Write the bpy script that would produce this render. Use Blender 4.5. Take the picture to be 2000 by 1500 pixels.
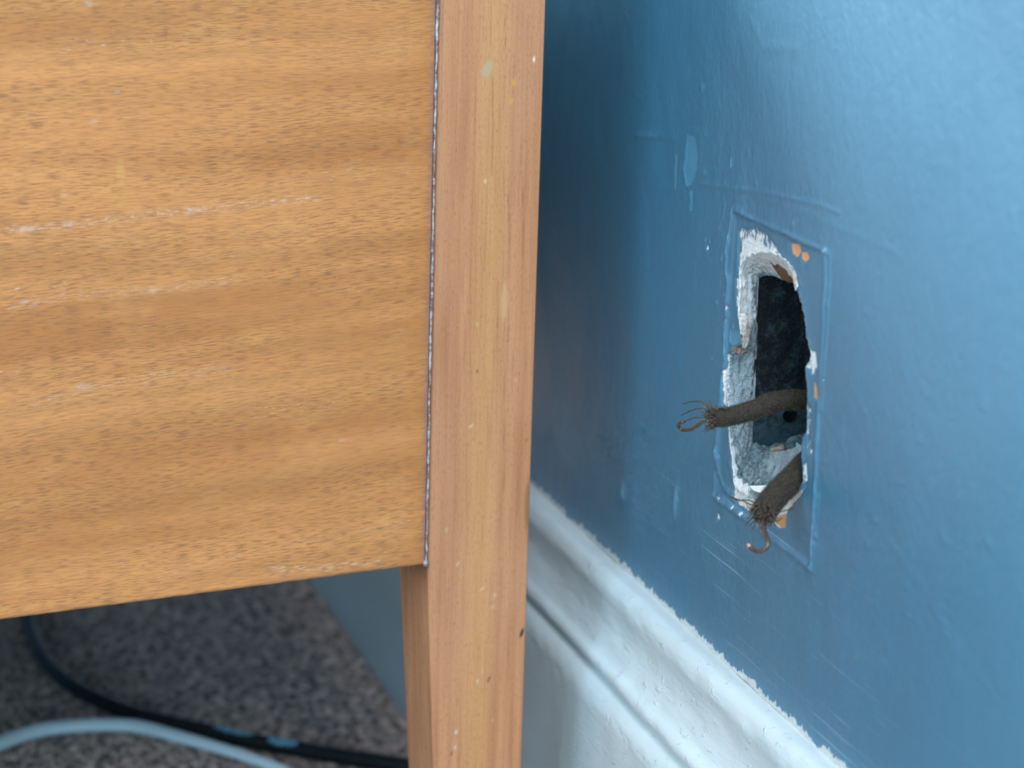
import bpy, math, random
import numpy as np
from mathutils import Vector, Matrix
rng = np.random.default_rng(7); random.seed(7)
scene = bpy.context.scene
for o in list(bpy.data.objects): bpy.data.objects.remove(o)
col = scene.collection

# ------------------------------------------------------------------ camera
F = 4390.4                                   # focal length in pixels of the 2000 px wide frame
R = np.array([[0.9527910586334618, 0.04813121588919601, -0.2997875658614073],
              [-0.3022729692725352, 0.24349767969176448, -0.9215964067322775],
              [0.02864001807422891, 0.9687064936871543, 0.24655116802207008]])
CAM = np.array([-0.378, 0.0, 0.562])
cd = bpy.data.cameras.new('camera'); cam = bpy.data.objects.new('camera', cd); col.objects.link(cam)
M = Matrix([list(R[0]) + [CAM[0]], list(R[1]) + [CAM[1]], list(R[2]) + [CAM[2]], [0, 0, 0, 1]])
cam.matrix_world = M
cd.sensor_width = 36; cd.lens = F / 2000 * 36; cd.clip_start = 0.05; cd.clip_end = 50
cd.dof.use_dof = True; cd.dof.focus_distance = 0.96; cd.dof.aperture_fstop = 8.0
scene.camera = cam

# ------------------------------------------------------------------ world, lights, exposure
wd = bpy.data.worlds.new('room_ambient'); scene.world = wd; wd.use_nodes = True
wd.node_tree.nodes['Background'].inputs[0].default_value = (0.50, 0.81, 1.0, 1)
wd.node_tree.nodes['Background'].inputs[1].default_value = 2.35
def area(name, loc, target, size, sizey, energy, color):
    l = bpy.data.lights.new(name, 'AREA'); l.shape = 'RECTANGLE'; l.size = size; l.size_y = sizey
    l.energy = energy; l.color = color
    o = bpy.data.objects.new(name, l); col.objects.link(o); o.location = loc
    o.rotation_euler = (Vector(target) - Vector(loc)).to_track_quat('-Z', 'Y').to_euler()
    return o
area('window_light', (-2.25, -0.05, 1.75), (0, 0.95, 0.3), 0.75, 1.0, 22, (0.66, 0.88, 1.0))
area('camera_side_fill', (-0.26, -0.66, 1.62), (-0.15, 0.9, 0.3), 1.0, 1.0, 40, (0.97, 0.97, 1.0))  # added fill lamp on the camera side, brightens panel and wall
area('far_window_light', (-1.8, 2.5, 1.6), (0, 0.7, 0.4), 1.5, 1.2, 180, (0.97, 0.98, 1.0))
scene.view_settings.view_transform = 'Standard'; scene.view_settings.look = 'None'
scene.view_settings.gamma = 1; scene.view_settings.use_curve_mapping = False
scene.view_settings.exposure = 0.0

# ------------------------------------------------------------------ measuring helpers
def hit(px, py, n, p0):
    d = R @ np.array([(px - 1000) / F, -(py - 750) / F, -1.0])
    n = np.array(n, float); t = ((np.array(p0, float) - CAM) @ n) / (d @ n)
    return CAM + t * d
def W(px, py, t=0.0):                        # a point on the wall plane (t metres out into the room)
    return hit(px, py, (1, 0, 0), (-t, 0, 0))
def WL(pts, t=0.0): return np.array([W(x, y, t)[1:] for x, y in pts])
E1 = np.array([0.98830193, 0.15250998, 0]); E2 = np.array([-0.15250998, 0.98830193, 0])
P0 = np.array([-0.1100, 0.9405, 0.0])        # front left foot line of the corner post
def PL(px, py):                              # panel plane -> (u along the panel, z)
    q = hit(px, py, E2, P0); return np.array([(q - P0) @ E1, q[2]])
def FL(px, py): return hit(px, py, (0, 0, 1), (0, 0, 0))

def poly_dist(P, L, closed=False):           # distance of points P (n,2) to polyline L
    L = np.asarray(L); d = np.full(len(P), 1e9); n = len(L)
    for i in range(n if closed else n - 1):
        a, b = L[i], L[(i + 1) % n]; ab = b - a
        t = np.clip(((P - a) @ ab) / max(ab @ ab, 1e-18), 0, 1)
        q = a + t[:, None] * ab
        d = np.minimum(d, np.hypot(P[:, 0] - q[:, 0], P[:, 1] - q[:, 1]))
    return d
def inside(P, L):
    c = np.zeros(len(P), bool); L = np.asarray(L); n = len(L); x, y = P[:, 0], P[:, 1]
    for i in range(n):
        (x1, y1), (x2, y2) = L[i], L[(i + 1) % n]
        if y1 == y2: continue
        c ^= ((y1 > y) != (y2 > y)) & (x < (x2 - x1) * (y - y1) / (y2 - y1) + x1)
    return c
def near_pt(P, L):
    best = np.full(len(P), 1e9); out = P.copy(); n = len(L)
    for i in range(n):
        a, b = L[i], L[(i + 1) % n]; ab = b - a
        t = np.clip(((P - a) @ ab) / max(ab @ ab, 1e-18), 0, 1); q = a + t[:, None] * ab
        d = np.hypot(P[:, 0] - q[:, 0], P[:, 1] - q[:, 1]); m = d < best
        best[m] = d[m]; out[m] = q[m]
    return out
_perm = rng.random((64, 64, 64))
def vnoise(x, y, z=0.0):                     # smooth value noise 0..1
    x = np.asarray(x, float); y = np.asarray(y, float) + 0 * x; z = np.asarray(z, float) + 0 * x
    xi, yi, zi = np.floor(x).astype(int), np.floor(y).astype(int), np.floor(z).astype(int)
    fx, fy, fz = x - xi, y - yi, z - zi
    fx, fy, fz = [g * g * (3 - 2 * g) for g in (fx, fy, fz)]
    r = 0
    for a in (0, 1):
        for b in (0, 1):
            for c in (0, 1):
                w = (fx if a else 1 - fx) * (fy if b else 1 - fy) * (fz if c else 1 - fz)
                r = r + w * _perm[(xi + a) % 64, (yi + b) % 64, (zi + c) % 64]
    return r
def fbm(x, y, z=0.0, o=3):
    s = 0; a = 0.5; t = 0
    for k in range(o):
        s = s + a * vnoise(x * 2 ** k + 7.3 * k, y * 2 ** k + 3.1 * k, z * 2 ** k); t += a; a *= .5
    return s / t
def sstep(a, b, x):
    t = np.clip((x - a) / (b - a), 0, 1); return t * t * (3 - 2 * t)

# ------------------------------------------------------------------ object helpers
def mesh_obj(name, v, f, mat=None, parent=None, smooth=True, attrs=None):
    me = bpy.data.meshes.new(name)
    v = np.asarray(v, np.float32); f = np.asarray(f) if not isinstance(f, list) else f
    if isinstance(f, np.ndarray):
        k = f.shape[1]; me.vertices.add(len(v)); me.vertices.foreach_set('co', v.ravel())
        me.loops.add(f.size); me.loops.foreach_set('vertex_index', f.ravel().astype(np.int32))
        me.polygons.add(len(f)); me.polygons.foreach_set('loop_start', np.arange(0, f.size, k, dtype=np.int32))
        me.update(calc_edges=True); me.validate()
    else:
        me.from_pydata([tuple(map(float, p)) for p in v], [], f); me.update()
    if smooth: me.polygons.foreach_set('use_smooth', np.ones(len(me.polygons), bool))
    for k_, a in (attrs or {}).items():
        if a.ndim == 1:
            at = me.attributes.new(k_, 'FLOAT', 'POINT'); at.data.foreach_set('value', a.astype(np.float32))
        else:
            at = me.attributes.new(k_, 'FLOAT_COLOR', 'POINT'); at.data.foreach_set('color', a.astype(np.float32).ravel())
    if mat: me.materials.append(mat)
    o = bpy.data.objects.new(name, me); col.objects.link(o)
    if parent: o.parent = parent
    return o
def grid_faces(nu, nv, closed_u=False):
    f = []
    i = np.arange(nu if closed_u else nu - 1); j = np.arange(nv - 1)
    I, J = np.meshgrid(i, j, indexing='ij'); I2 = (I + 1) % nu
    return np.stack([I * nv + J, I2 * nv + J, I2 * nv + J + 1, I * nv + J + 1], -1).reshape(-1, 4)
def cr(pts, n):                              # Catmull-Rom resample, n samples
    P = np.asarray(pts, float); P = np.vstack([2 * P[0] - P[1], P, 2 * P[-1] - P[-2]])
    t = np.linspace(0, len(P) - 3 - 1e-9, n); i = t.astype(int); u = (t - i)[:, None]
    a, b, c, d = P[i], P[i + 1], P[i + 2], P[i + 3]
    return .5 * (2 * b + (c - a) * u + (2 * a - 5 * b + 4 * c - d) * u ** 2 + (3 * b - a - 3 * c + d) * u ** 3)
def tube(path, rad, seg=12, disp=None, cap=True, flat=None):
    P = np.asarray(path, float); n = len(P); rad = np.broadcast_to(rad, (n,)).copy()
    T = np.gradient(P, axis=0); T /= np.linalg.norm(T, axis=1)[:, None] + 1e-12
    N = np.cross(T[0], [0.0, 0, 1]);
    if np.linalg.norm(N) < 1e-3: N = np.cross(T[0], [1.0, 0, 0])
    N /= np.linalg.norm(N); ang = np.linspace(0, 2 * np.pi, seg, endpoint=False); V = []
    for i in range(n):
        N = N - T[i] * (N @ T[i]); N /= np.linalg.norm(N); Bn = np.cross(T[i], N)
        r = rad[i] * np.ones(seg)
        if disp is not None: r = r * disp(i, ang)
        fa = 1.0 if flat is None else flat[i]
        V.append(P[i] + (np.cos(ang) * r)[:, None] * N + (np.sin(ang) * r * fa)[:, None] * Bn)
    V = np.vstack(V); fs = []
    for i in range(n - 1):
        for k in range(seg):
            k2 = (k + 1) % seg
            fs.append((i * seg + k, i * seg + k2, (i + 1) * seg + k2, (i + 1) * seg + k))
    if cap: fs.append(tuple(range(seg))[::-1]); fs.append(tuple((n - 1) * seg + k for k in range(seg)))
    return V, fs
def join(parts):
    V = []; Fs = []; o = 0
    for v, f in parts:
        V.append(v); Fs += [tuple(i + o for i in q) for q in f]; o += len(v)
    return np.vstack(V), Fs
def fuzz(path, rad, n, L, wid, lift=1.0):
    """short fibres standing off a tube surface: thin triangles"""
    P = np.asarray(path); T = np.gradient(P, axis=0); T /= np.linalg.norm(T, axis=1)[:, None]
    i = rng.integers(0, len(P), n); t = T[i]
    a = rng.normal(size=(n, 3)); a -= t * np.sum(a * t, 1)[:, None]; a /= np.linalg.norm(a, axis=1)[:, None]
    base = P[i] + a * (np.asarray(rad)[i] if np.ndim(rad) else rad)[..., None] * 0.97 if np.ndim(rad) else P[i] + a * rad * 0.97
    base = base + t * rng.normal(size=(n, 1)) * .0004
    d = a * lift + rng.normal(size=(n, 3)) * .8; d /= np.linalg.norm(d, axis=1)[:, None]
    s = np.cross(d, rng.normal(size=(n, 3))); s /= np.linalg.norm(s, axis=1)[:, None]
    l = L * (0.4 + rng.random((n, 1)) * 0.9)
    V = np.stack([base - s * wid, base + s * wid, base + d * l], 1).reshape(-1, 3)
    return V, np.arange(3 * n).reshape(-1, 3)
def tag(o, label, cat, group=None):
    o['label'] = label; o['category'] = cat
    if group: o['group'] = group
    return o
def empty(name, loc, rz=0):
    o = bpy.data.objects.new(name, None); col.objects.link(o); o.location = loc; o.rotation_euler = (0, 0, rz)
    o.empty_display_size = .05; return o

# ------------------------------------------------------------------ material helper
class NT:
    def __init__(s, name):
        s.m = bpy.data.materials.new(name); s.m.use_nodes = True; s.t = s.m.node_tree
        s.b = s.t.nodes['Principled BSDF']; s.tc = s.n('ShaderNodeTexCoord')
    def n(s, k, **kw):
        x = s.t.nodes.new(k)
        for a, v in kw.items(): setattr(x, a, v)
        return x
    def set(s, sock, v):
        if hasattr(v, 'is_output') or hasattr(v, 'links'): s.t.links.new(v, sock)
        else:
            if isinstance(v, (tuple, list)) and len(v) == 3 and sock.type == 'RGBA': v = (*v, 1)
            sock.default_value = v
    def coords(s, scale=(1, 1, 1), loc=(0, 0, 0), rot=(0, 0, 0), src=None):
        m = s.n('ShaderNodeMapping'); s.set(m.inputs[0], src or s.tc.outputs['Object'])
        m.inputs['Scale'].default_value = scale; m.inputs['Location'].default_value = loc; m.inputs['Rotation'].default_value = rot
        return m.outputs[0]
    def noise(s, scale, sc=1.0, det=3, rough=.5, dist=0, loc=(0, 0, 0), src=None, rot=(0, 0, 0)):
        x = s.n('ShaderNodeTexNoise'); s.set(x.inputs['Vector'], s.coords(scale, loc, rot, src))
        x.inputs['Scale'].default_value = sc; x.inputs['Detail'].default_value = det
        x.inputs['Roughness'].default_value = rough; x.inputs['Distortion'].default_value = dist
        return x.outputs[0]
    def math(s, op, a, b=0.0, c=0.0):
        x = s.n('ShaderNodeMath', operation=op)
        for i, v in enumerate((a, b, c)): s.set(x.inputs[i], v)
        return x.outputs[0]
    def ramp(s, v, a, b, lo=0.0, hi=1.0):
        x = s.n('ShaderNodeMapRange', interpolation_type='SMOOTHSTEP')
        for i, q in enumerate((v, a, b, lo, hi)): s.set(x.inputs[i], q)
        return x.outputs[0]
    def mix(s, f, a, b, mode='MIX'):
        x = s.n('ShaderNodeMix', data_type='RGBA', blend_type=mode)
        s.set(x.inputs[0], f); s.set(x.inputs[6], a); s.set(x.inputs[7], b); return x.outputs[2]
    def attr(s, name, out='Fac'):
        x = s.n('ShaderNodeAttribute', attribute_name=name); return x.outputs[out]
    def xyz(s):
        x = s.n('ShaderNodeSeparateXYZ'); s.set(x.inputs[0], s.tc.outputs['Object']); return x.outputs
    def bump(s, h, dist, strength=1.0, prev=None):
        x = s.n('ShaderNodeBump'); x.inputs['Strength'].default_value = strength; x.inputs['Distance'].default_value = dist
        s.set(x.inputs['Height'], h)
        if prev is not None: s.set(x.inputs['Normal'], prev)
        return x.outputs[0]
    def fin(s, color=None, rough=None, spec=None, normal=None, metal=None, **kw):
        for k, v in (('Base Color', color), ('Roughness', rough), ('Specular IOR Level', spec), ('Normal', normal), ('Metallic', metal), *kw.items()):
            if v is not None: s.set(s.b.inputs[k], v)
        return s.m

# blue wall paint, with chips down to white plaster and orange undercoat
def wall_material():
    n = NT('blue_wall_paint'); X, Y, Z = n.xyz()
    big = n.noise((6, 6, 6), det=2)
    c = n.mix(n.ramp(big, .3, .7), (.052, .180, .284), (.060, .197, .308))
    # paler patches where an upper coat came away; highlights painted on some ridges
    pale = n.attr('pale'); pn = n.noise((500, 800, 220), det=4, rough=.7)
    pm = n.ramp(n.math('ADD', pale, n.math('MULTIPLY', n.math('SUBTRACT', pn, .5), 1.6)), .45, .55)
    c = n.mix(n.math('MULTIPLY', pm, .5), c, (.11, .36, .55))
    # fine scratches along the wall above the skirting
    s1 = n.noise((1, 9, 1400), det=2, rough=.6); s2 = n.noise((1, 700, 25), det=1, loc=(0, 3, 1))
    zone = n.attr('scuff')
    sm = n.math('MULTIPLY', n.ramp(s1, .655, .70), zone)
    sm2 = n.math('MULTIPLY', n.ramp(s2, .72, .76), n.attr('scuff2'))
    c = n.mix(n.math('MULTIPLY', n.math('MAXIMUM', sm, sm2), .55), c, (.42, .58, .66))
    # white paint chips
    f1 = n.noise((420, 480, 260), det=6, rough=.72, loc=(3, 1, 0)); f2 = n.noise((1500, 1500, 1500), det=3)
    fr = n.math('ADD', n.math('MULTIPLY', n.math('SUBTRACT', f1, .5), 3.4), n.math('MULTIPLY', n.math('SUBTRACT', f2, .5), .35))
    chip = n.ramp(n.math('ADD', n.attr('chip'), fr), .48, .52)
    wc = n.mix(n.ramp(n.noise((900, 900, 900), det=4, loc=(5, 2, 2)), .35, .7), (.62, .66, .66), (.83, .85, .84))
    c = n.mix(chip, c, wc)
    oc = n.ramp(n.math('ADD', n.attr('orange'), n.math('MULTIPLY', n.math('SUBTRACT', f1, .5), .5)), .47, .53)
    c = n.mix(oc, c, (.60, .30, .13))
    # white cutting-in line of the skirting paint
    t1 = n.noise((1, 190, 60), det=5, rough=.7); t2 = n.noise((1, 60, 10), det=3)
    lim = n.math('ADD', n.math('MULTIPLY', n.math('SUBTRACT', t1, .5), .012), n.math('ADD', n.math('MULTIPLY', n.math('SUBTRACT', t2, .5), .007), .2063))
    wl = n.ramp(n.math('SUBTRACT', lim, Z), -.00015, .00015)
    c = n.mix(wl, c, n.mix(n.ramp(n.noise((1, 300, 900), det=3), .4, .7), (.58, .60, .58), (.76, .78, .78)))
    # relief
    peel = n.noise((300, 300, 220), det=3, rough=.55, dist=.4); broad = n.noise((45, 60, 30), det=2)
    vst = n.noise((1, 900, 70), det=2); hst = n.noise((1, 60, 1100), det=2)
    lowz = n.ramp(Z, .30, .22)
    st = n.math('ADD', n.math('MULTIPLY', vst, n.math('SUBTRACT', 1.0, lowz)), n.math('MULTIPLY', hst, n.math('MULTIPLY', lowz, 1.5)))
    h = n.math('ADD', n.math('MULTIPLY', peel, .00042), n.math('ADD', n.math('MULTIPLY', broad, .0007), n.math('MULTIPLY', st, .00003)))
    h = n.math('SUBTRACT', h, n.math('MULTIPLY', chip, .00035)); h = n.math('SUBTRACT', h, n.math('MULTIPLY', oc, .0003))
    h = n.math('SUBTRACT', h, n.math('MULTIPLY', pm, .00015)); h = n.math('ADD', h, n.math('MULTIPLY', wl, .0004))
    h = n.math('ADD', h, n.math('MULTIPLY', n.math('MULTIPLY', chip, f2), .0005))
    nb = n.bump(h, 1.0, .9)
    rg = n.mix(n.math('MAXIMUM', chip, oc), (.42, .42, .42), (.85, .85, .85))
    return n.fin(c, rg, .85, nb)
def plaster_material():
    n = NT('old_plaster')
    a = n.noise((260, 260, 260), det=6, rough=.7); b = n.noise((1800, 1800, 1800), det=3, rough=.7)
    c = n.mix(n.ramp(a, .35, .68), (.09, .17, .21), (.27, .41, .48))
    c = n.mix(n.ramp(b, .35, .62, .0, .55), c, (.62, .67, .68)); 
    c = n.mix(n.ramp(b, .42, .30, .0, .6), c, (.06, .08, .09))
    w = n.ramp(n.math('ADD', n.attr('white'), n.math('MULTIPLY', n.math('SUBTRACT', a, .5), 1.2)), .45, .56)
    c = n.mix(w, c, (.80, .84, .85))
    br = n.ramp(n.math('ADD', n.attr('brown'), n.math('MULTIPLY', n.math('SUBTRACT', a, .5), .8)), .45, .6)
    c = n.mix(br, c, (.22, .13, .075))
    h = n.math('ADD', n.math('MULTIPLY', a, .0016), n.math('MULTIPLY', b, .0006))
    return n.fin(c, .92, .25, n.bump(h, 1.0, 1.0))
def box_material():
    n = NT('dusty_back_box'); X, Y, Z = n.xyz()
    a = n.noise((190, 190, 190), det=5, rough=.65); b = n.noise((1700, 1700, 1700), det=3, rough=.7)
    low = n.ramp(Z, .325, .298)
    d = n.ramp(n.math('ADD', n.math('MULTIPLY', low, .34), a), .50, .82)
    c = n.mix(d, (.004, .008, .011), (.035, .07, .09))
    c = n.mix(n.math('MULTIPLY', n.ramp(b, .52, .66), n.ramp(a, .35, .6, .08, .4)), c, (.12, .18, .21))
    h = n.math('ADD', n.math('MULTIPLY', a, .0015), n.math('MULTIPLY', b, .0004))
    return n.fin(c, .8, .3, n.bump(h, 1.0, 1.0))
def white_paint():
    n = NT('white_gloss_paint'); X, Y, Z = n.xyz()
    a = n.noise((40, 12, 40), det=2); p = n.noise((160, 70, 420), det=4, rough=.6); s = n.noise((900, 9, 1100), det=2)
    dab = n.noise((200, 120, 200), det=2, dist=1.2)
    c = n.mix(n.ramp(a, .3, .7), (.60, .70, .72), (.66, .75, .77))
    dn = n.noise((1900, 700, 1900), det=3, rough=.7)
    dirt = n.math('MULTIPLY', n.ramp(dn, .60, .70), n.attr('dust'))
    c = n.mix(n.math('MULTIPLY', dirt, .7), c, (.34, .30, .24))
    ck = n.ramp(n.noise((700, 260, 900), det=3, loc=(2, 2, 5)), .735, .76); c = n.mix(n.math('MULTIPLY', ck, .5), c, (.2, .25, .27))
    h = n.math('ADD', n.math('MULTIPLY', p, .00035), n.math('MULTIPLY', s, .00012)); h = n.math('ADD', h, n.math('MULTIPLY', n.ramp(dab, .62, .75), .0005))
    return n.fin(c, .36, .5, n.bump(h, 1.0, .8))
def carpet_mat(name, k=1.0):
    n = NT(name); a = n.noise((170, 170, 170), det=3, rough=.6); b = n.noise((420, 420, 420), det=2); g = n.noise((60, 60, 60), det=2)
    c = n.mix(n.ramp(a, .38, .62), (.045 * k, .042 * k, .045 * k), (.46 * k, .37 * k, .33 * k))
    c = n.mix(n.ramp(b, .5, .7, 0, .5), c, (.40 * k, .28 * k, .22 * k)); c = n.mix(n.ramp(g, .4, .7, 0, .35), c, (.085 * k, .095 * k, .12 * k))
    return n.fin(c, .95, .1, n.bump(a, .004, 1.0))
def marks(n, c):
    mk = n.attr('marks', 'Color'); al = n.attr('marks', 'Alpha')
    return n.mix(al, c, mk)
def veneer_material():
    n = NT('veneer_wood'); X, Y, Z = n.xyz()
    warp = n.noise((7, 7, 12), det=2, loc=(3, 0, 2))
    def wc(scale, **k):    # grain coordinates, slightly wavy
        cx = n.n('ShaderNodeCombineXYZ'); n.set(cx.inputs[0], X); n.set(cx.inputs[1], 0.0)
        zz = n.math('ADD', n.math('ADD', Z, n.math('MULTIPLY', n.math('SUBTRACT', warp, .5), .011)), n.math('MULTIPLY', X, -.035)); n.set(cx.inputs[2], zz)
        return n.noise(scale, src=cx.outputs[0], **k)
    band = wc((2.2, 1, 34), det=3, rough=.55); band2 = wc((3, 1, 120), det=3, rough=.6, loc=(4, 0, 1))
    fig = wc((26, 1, 60), det=3, rough=.6, loc=(1, 0, 5))
    c = n.mix(n.ramp(band, .34, .66), (.45, .168, .047), (.65, .278, .088))
    c = n.mix(n.ramp(band2, .40, .70, 0, .5), c, (.43, .195, .062))
    c = n.mix(n.ramp(fig, .5, .75, 0, .3), c, (.68, .34, .11))
    pores = wc((150, 1, 2100), det=3, rough=.55, loc=(9, 0, 3)); pz = wc((7, 1, 40), det=2, loc=(2, 0, 9))
    pm = n.math('MULTIPLY', n.ramp(pores, .50, .62), n.ramp(pz, .30, .60, .4, 1.0))
    c = n.mix(n.math('MULTIPLY', pm, .62), c, (.20, .080, .042))
    fine = wc((70, 1, 2300), det=3, loc=(5, 0, 5)); c = n.mix(n.ramp(fine, .45, .7, 0, .45), c, (.28, .12, .055))
    # white filler left in some pores
    wp = wc((260, 1, 1300), det=3, rough=.6, loc=(1, 0, 7)); wz = wc((9, 1, 75), det=2, loc=(8, 0, 4))
    wm = n.math('MULTIPLY', n.ramp(wp, .60, .68), n.ramp(wz, .60, .72))
    c = n.mix(n.math('MULTIPLY', wm, .6), c, (.66, .58, .54))
    wl = n.math('MULTIPLY', n.ramp(wp, .50, .62), n.attr('line')); c = n.mix(n.math('MULTIPLY', wl, .38), c, (.70, .62, .58))
    # stain and purplish wear next to the joint
    e = n.noise((260, 1, 700), det=3, rough=.7); ed = n.math('ADD', X, n.math('MULTIPLY', n.math('SUBTRACT', e, .5), .010))
    c = n.mix(n.ramp(ed, -.014, -.003, 0, .35), c, (.45, .17, .035)); c = n.mix(n.ramp(ed, -.0052, -.0012, 0, .75), c, (.26, .13, .115))
    c = marks(n, c)
    h = n.math('ADD', n.math('MULTIPLY', pm, -.00009), n.math('MULTIPLY', fine, .00003))
    return n.fin(c, n.ramp(band2, .3, .7, .5, .62), .35, n.bump(h, 1.0, .8))
def post_material():
    n = NT('solid_post_wood'); X, Y, Z = n.xyz()
    w1 = n.noise((6, 6, 4), det=1); xx = n.math('ADD', X, n.math('MULTIPLY', n.math('SUBTRACT', w1, .5), .006))
    a = n.noise((210, 210, 5), det=3, rough=.6); b = n.noise((900, 900, 26), det=3, rough=.6); g = n.noise((35, 35, 12), det=2)
    c = n.mix(n.ramp(a, .2, .8), (.39, .158, .072), (.58, .27, .125))
    c = n.mix(n.ramp(g, .35, .7, 0, .5), c, (.55, .27, .14))
    st = n.math('MULTIPLY', n.ramp(xx, .014, .026), n.ramp(xx, .040, .027)); c = n.mix(n.math('MULTIPLY', st, .55), c, (.61, .31, .115))
    c = n.mix(n.ramp(b, .48, .70, 0, .38), c, (.30, .12, .06))
    sp = n.noise((1300, 1300, 420), det=3, rough=.6); c = n.mix(n.ramp(sp, .54, .66, 0, .42), c, (.25, .115, .06))
    c = n.mix(n.ramp(sp, .40, .28, 0, .4), c, (.66, .38, .22))
    c = marks(n, c)
    h = n.math('ADD', n.math('MULTIPLY', b, .00008), n.math('MULTIPLY', sp, .00005))
    return n.fin(c, .55, .35, n.bump(h, 1.0, .8))
def simple(name, c, rough=.6, spec=.4, c2=None, sc=500, metal=0, bump=0.0):
    n = NT(name); a = n.noise((sc,) * 3, det=4, rough=.65)
    cc = n.mix(n.ramp(a, .35, .65), c, c2 or tuple(x * .7 for x in c))
    return n.fin(cc, rough, spec, n.bump(a, bump, 1.0) if bump else None, metal)

MW, MP, MB, MS = wall_material(), plaster_material(), box_material(), white_paint()
MCP, MPL = carpet_mat('grey_carpet', 1.9), carpet_mat('carpet_fibre', 2.2)
MV, MPO = veneer_material(), post_material()
MFAB = simple('cable_braid_cloth', (.030, .026, .022), .95, .05, (.070, .060, .050), 1500, bump=.0006)
MFUZ = simple('cable_fuzz', (.075, .058, .043), .95, .05, (.13, .105, .08), 900)
MCU = simple('tarnished_copper', (.20, .13, .095), .42, .5, (.12, .085, .065), 700, metal=.7)
MCUB = simple('bright_copper_end', (.85, .48, .38), .35, .5, (.8, .4, .3), 700, metal=.8)
MRUB = simple('cable_rubber', (.09, .045, .035), .7, .3, (.03, .02, .02), 900)
MBLK = simple('black_cord', (.006, .007, .009), .5, .25, (.010, .012, .014), 200)
MWHC = simple('white_cord', (.70, .86, .92), .4, .4, (.68, .84, .90), 60)
MPALE = simple('pale_blue', (.16, .35, .46), .5, .4, (.10, .24, .33), 300)
MCARD = simple('white_card', (.85, .87, .88), .7, .3, (.80, .83, .84), 500)
MBEI = simple('beige_flake', (.52, .46, .38), .85, .2, (.38, .33, .27), 900, bump=.0004)
MORG = simple('orange_flake', (.55, .27, .12), .85, .2, (.68, .55, .45), 500, bump=.0004)
MSEAL = simple('white_glue', (.46, .46, .47), .7, .3, (.17, .11, .10), 420, bump=.0006)
MDARK = simple('box_opening_dark', (.004, .005, .006), .9, .1)

# ------------------------------------------------------------------ floor
fv = [(-3.2, -1.2, 0), (0.0, -1.2, 0), (0.0, 2.7, 0), (-3.2, 2.7, 0)]
floor = mesh_obj('floor', fv, [(0, 1, 2, 3)], MCP, smooth=False); floor['kind'] = 'structure'
nb = 120000                                   # carpet pile in view
bx = rng.uniform(-.42, -.024, nb); by = rng.uniform(1.02, 1.75, nb); bz = np.zeros(nb)
base = np.stack([bx, by, bz], 1); dr = rng.normal(size=(nb, 3)) * np.array([.5, .5, 0]) + [0, 0, 1]
dr /= np.linalg.norm(dr, axis=1)[:, None]; sd = rng.normal(size=(nb, 3)); sd[:, 2] = 0; sd /= np.linalg.norm(sd, axis=1)[:, None]
ln = rng.uniform(.0015, .0038, nb)[:, None]
pv = np.stack([base - sd * .0006, base + sd * .0006, base + dr * ln], 1).reshape(-1, 3)
pile = mesh_obj('carpet_pile', pv, np.arange(3 * nb).reshape(-1, 3), MPL, smooth=False); pile.parent = floor
pile['kind'] = 'stuff'

wb = mesh_obj('wall_back', [(-3.2, 2.7, 0), (0, 2.7, 0), (0, 2.7, 2.4), (-3.2, 2.7, 2.4)], [(0, 1, 2, 3)], simple('back_wall_paint', (.05, .21, .35), .5, .4, (.045, .19, .33), 20), smooth=False); wb['kind'] = 'structure'  # unseen back wall, added to block low ambient light
wl_ = mesh_obj('wall_left', [(-3.2, -1.2, 0), (-3.2, 2.7, 0), (-3.2, 2.7, 2.4), (-3.2, -1.2, 2.4)], [(0, 1, 2, 3)], simple('left_wall_paint', (.05, .21, .35), .5, .4, (.045, .19, .33), 20), smooth=False); wl_['kind'] = 'structure'  # unseen left wall, added to keep ambient light off the leg side
ce = mesh_obj('ceiling', [(-3.2, -1.2, 2.4), (0, -1.2, 2.4), (0, 2.7, 2.4), (-3.2, 2.7, 2.4)], [(0, 3, 2, 1)], simple('ceiling_paint', (.75, .76, .76), .8, .2, (.72, .73, .73), 20), smooth=False); ce['kind'] = 'structure'  # unseen ceiling, added with the back wall to limit ambient light

# ------------------------------------------------------------------ wall with the broken hole
HO = [(1443, 560), (1444, 530), (1455, 505), (1475, 495), (1500, 492), (1520, 499), (1537, 513), (1547, 530), (1553, 552),
      (1562, 582), (1569, 610), (1573, 640), (1576, 662), (1583, 688), (1581, 704), (1573, 716), (1573, 735), (1577, 760),
      (1576, 800), (1574, 840), (1567, 862), (1566, 900), (1568, 940), (1557, 958), (1540, 972), (1515, 985), (1490, 984),
      (1465, 972), (1445, 958), (1433, 942), (1430, 910), (1424, 860), (1421, 800), (1420, 760), (1421, 720), (1428, 690),
      (1445, 668), (1446, 640), (1440, 610)]
DI = .0115
HI = {0: (1484, 560), 1: (1485, 545), 2: (1490, 539), 3: (1499, 538), 4: (1510, 539), 5: (1522, 544), 6: (1534, 549), 7: (1546, 552),
      23: (1562, 868), 24: (1552, 874), 25: (1532, 880), 26: (1512, 882), 27: (1490, 882), 28: (1478, 880), 29: (1471, 874),
      30: (1470, 862), 31: (1470, 830), 32: (1473, 800), 33: (1475, 770), 34: (1476, 720), 35: (1478, 690), 36: (1479, 668),
      37: (1480, 640), 38: (1481, 610)}
O2 = WL(HO)
I2 = np.array([W(*HI[k], -DI)[1:] if k in HI else O2[k] + [-.0025, 0] for k in range(len(HO))])
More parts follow.
